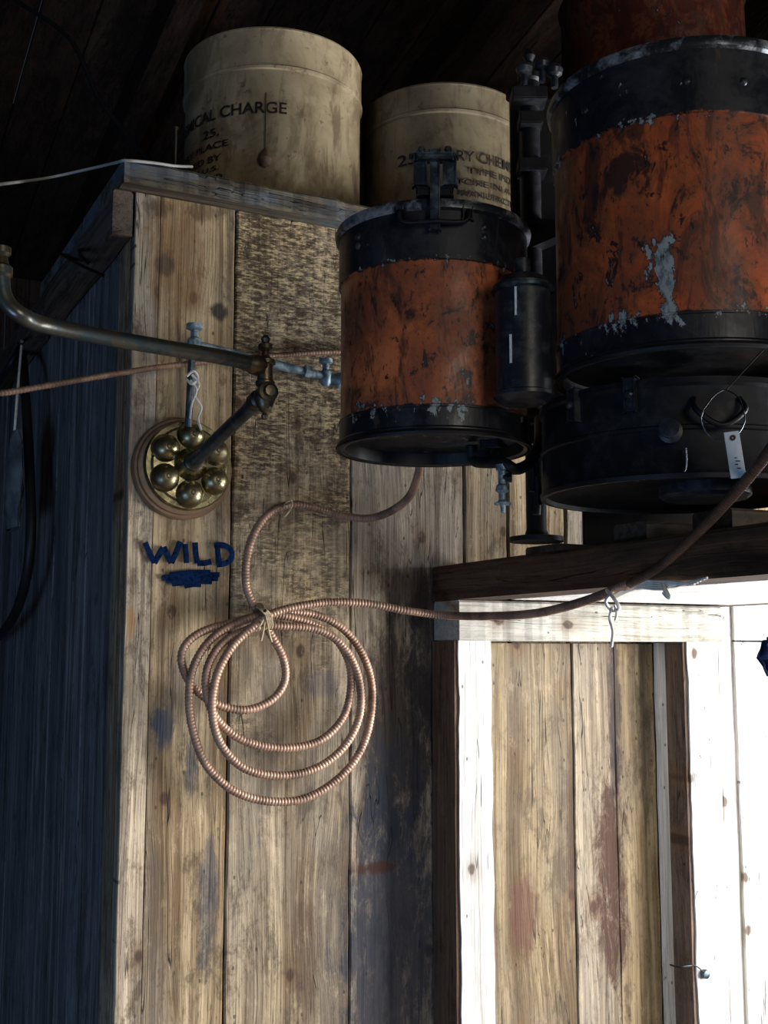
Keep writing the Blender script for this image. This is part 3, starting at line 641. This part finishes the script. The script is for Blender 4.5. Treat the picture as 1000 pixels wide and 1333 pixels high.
tube('loop',[onY(366,668,-.02),onY(372,655,-.06),onY(380,652,-.06),onY(378,662,-.055),onY(370,672,-.05),onY(362,664,-.03)],.0018,m_tan,6,.003,parent=tw2)
tube('nail',[onY(372,658,.01),onY(372,656,-.06)],.0022,m_black,8,.01,parent=tw2)
ls=root('white_string')
tube('wrap',[onX(790,768,XB-.03),onX(800,780,XB-.04),onX(806,792,XB-.035),onX(797,795,XB-.03),onX(789,783,XB-.04),onX(798,770,XB-.032)],.0028,m_string,6,.003,parent=ls)
tube('drop',[onX(797,790,XB-.035),onX(794,805,XB-.033),onX(798,822,XB-.035),onX(796,842,XB-.033)],.0024,m_string,6,.003,parent=ls)
tube('drop_2',[onX(800,788,XB-.035),onX(803,798,XB-.034),onX(801,808,XB-.035)],.002,m_string,6,.003,parent=ls)
for k in range(5):
    tube('run_%d'%k,[onX(800,775+k*.8,XB-.03),onX(830,758+k*2,XB-.012),onX(865,757+k*2.5,XB-.010),onX(905+k*4,760-k*2,XB-.012)],.0018,m_string,6,.005,parent=ls)
for k in range(4):
    tube('bow_%d'%k,[onX(862,760,XB-.012),onX(866+k*2,770+k*2,XB-.02),onX(870,778,XB-.02),onX(864,772,XB-.016)],.0026,m_string,6,.003,parent=ls)

# ================= lettering =================
wl=root('blue_wall_lettering')
strokes=[[(189,706),(195,720),(201,733)],[(201,733),(207,722),(213,712)],[(213,712),(218,722),(223,733)],[(223,733),(229,720),(235,705)],
 [(241,708),(242,720),(243,733)],[(254,706),(255,720),(257,733)],[(257,733),(266,733),(275,731)],[(283,710),(284,722),(286,734)],[(279,710),(292,710),(301,717),(301,727),(294,733),(282,735)]]
for k,s in enumerate(strokes): tube('stroke_%d'%k,[onY(a,b,-.0055) for a,b in s],.0054,m_ink,8,.004,parent=wl,flat=-.0055)
for k,(xa,xb,ya,yb) in enumerate(((211,286,752,748),(216,284,756,753),(224,276,760,757),(222,274,748,745),(240,262,763,761))):
    tube('underline_%d'%k,[onY(xa,ya,-.0055),onY((xa+xb)/2,(ya+yb)/2-1,-.0055),onY(xb,yb,-.0055)],.0048,m_ink,8,.004,parent=wl,flat=-.0055)

# ================= small stuff =================
cb=root('pale_cable')
tube('cable',[onX(-40,249,-.35),onX(0,240,-.25),onX(60,232,-.12),onX(120,219,-.05),onX(150,212,-.035)]+[onY(165,209,-.04),onY(200,212,-.04),onY(228,216,-.03),onY(250,217,-.01)],.0028,m_cable,8,.006,parent=cb)
nl=root('nail'); a=onY(228,215,-.01); b_=onY(229,168,-.01)
tube('shaft',[a+Vector((0,0,-.02)),a.lerp(b_,.5),b_],.0022,m_brassd,8,.01,parent=nl); lathe('head',[(.0022,0),(.005,.001),(.005,.003),(0,.003)],b_,m_brassd,None,10,nl)
n2=root('nail'); tube('shaft',[onX(108,318,.0),onX(104,330,-.06),onX(118,345,-.10)],.0035,m_black,8,.01,parent=n2)
n3=root('nail'); tube('shaft',[onX(75,328,-.02),onX(105,345,-.06),onX(138,360,-.06)],.003,m_black,8,.01,parent=n3)
hc=root('hanging_hose')
tube('hose',[onX(28,448,-.03),onX(32,500,-.06),onX(38,600,-.06),onX(40,700,-.06),onX(30,770,-.06),onX(10,815,-.06),onX(-20,845,-.06)],.011,m_rubber,12,.02,parent=hc)
tube('hose_2',[onX(28,448,-.03),onX(10,480,-.06),onX(-15,520,-.06)],.008,m_rubber,12,.02,parent=hc)
tube('hanger',[onX(28,448,.01),onX(28,444,-.07)],.004,m_iron,8,.02,parent=hc)
bg=root('plastic_bag'); bm=bmesh.new(); 
pc=onX(19,625,-.085); H=onX(19,562,-.075).z-onX(19,683,-.075).z; W=.16
g={}
for j in range(25):
    for i in range(9):
        v=j/24; u=i/8-.5
        w=W*(.35+.65*min(1,(1-v)*4)) if v>.8 else W*(1-.08*math.sin(v*6))
        for s in (0,1):
            bul=.018*math.cos(u*math.pi)*(1-abs(v-.4))
            nzv=noise.noise(Vector((u*5,v*6,s*3)))*.008
            g[(i,j,s)]=bm.verts.new((pc.x+(bul+nzv)*(1 if s else -1),pc.y+u*w,pc.z-H/2+v*H))
for j in range(24):
    for i in range(8):
        for s in (0,1): bm.faces.new((g[(i,j,s)],g[(i+1,j,s)],g[(i+1,j+1,s)],g[(i,j+1,s)]))
finish('bag',bm,m_bag,60,bg)
tube('bag_cord',[onX(19,562,-.085),onX(22,520,-.08),onX(28,450,-.06)],.003,m_string,6,.02,parent=bg)
rc=root('roof_cable'); tube('cable',[atD(20,0,2.9),atD(90,50,2.8),atD(130,130,2.75),atD(175,185,2.7),atD(215,235,2.65)],.006,m_rubber,8,.02,parent=rc)
bh=root('cloth_rag'); bm=bmesh.new()
pc=onY(1002,852,-.13); gg={}
for j in range(13):
    for i in range(9):
        u=i/8-.5;v=j/12-.5
        w=.05*(1-abs(v)*1.3)
        gg[i,j]=bm.verts.new((pc.x+u*w*1.6,pc.y+.008*math.sin(u*14+v*4)+.01*noise.noise(Vector((u*4,v*4,1))),pc.z+v*.075+u*.02))
for j in range(12):
    for i in range(8): bm.faces.new((gg[i,j],gg[i+1,j],gg[i+1,j+1],gg[i,j+1]))
o=finish('rag',bm,m_rag,60,bh); md=o.modifiers.new('t','SOLIDIFY'); md.thickness=.004
tube('rag_nail',[(pc.x,-.02,pc.z+.03),(pc.x,pc.y,pc.z+.028)],.002,m_black,6,.02,parent=bh)

# ================= lights =================
def area(name,loc,target,sx,sy,power,colr):
    L=bpy.data.lights.new(name,'AREA'); L.shape='RECTANGLE'; L.size=sx; L.size_y=sy; L.energy=power; L.color=colr
    o=bpy.data.objects.new(name,L); col.objects.link(o); o.location=loc
    o.rotation_euler=(Vector(target)-Vector(loc)).to_track_quat('-Z','Y').to_euler(); return o
area('window_daylight',(WX+.10,(wy0+wy1)/2,(wz0+wz1)/2),(0,(wy0+wy1)/2,(wz0+wz1)/2),1.48,1.25,235,(.97,.98,1.0))
area('front_fill',(.3,-4.6,2.2),(.2,0,1.9),1.0,1.4,38,(1,.94,.82))  # soft front fill added behind the camera, no doorway there
area('blue_fill',(-2.3,-1.9,.4),(0,.3,.7),1.4,.9,30,(.32,.56,1.0))  # blue fill lamp added low at left, out of view
w=bpy.data.worlds.new('hut_ambient'); sc.world=w; w.use_nodes=True
bgn=w.node_tree.nodes['Background']; bgn.inputs[0].default_value=(.4,.55,.8,1); bgn.inputs[1].default_value=.035
# ================= camera =================
cam=bpy.data.cameras.new('camera'); co=bpy.data.objects.new('camera',cam); col.objects.link(co)
cam.sensor_fit='HORIZONTAL'; cam.sensor_width=36; cam.lens=F/1000*36; cam.clip_start=.02
M=Matrix((( R3.x,UP3.x,-FW3.x,C.x),(R3.y,UP3.y,-FW3.y,C.y),(R3.z,UP3.z,-FW3.z,C.z),(0,0,0,1)))
co.matrix_world=M; sc.camera=co
sc.view_settings.view_transform='Standard'; sc.view_settings.look='None'; sc.view_settings.exposure=0
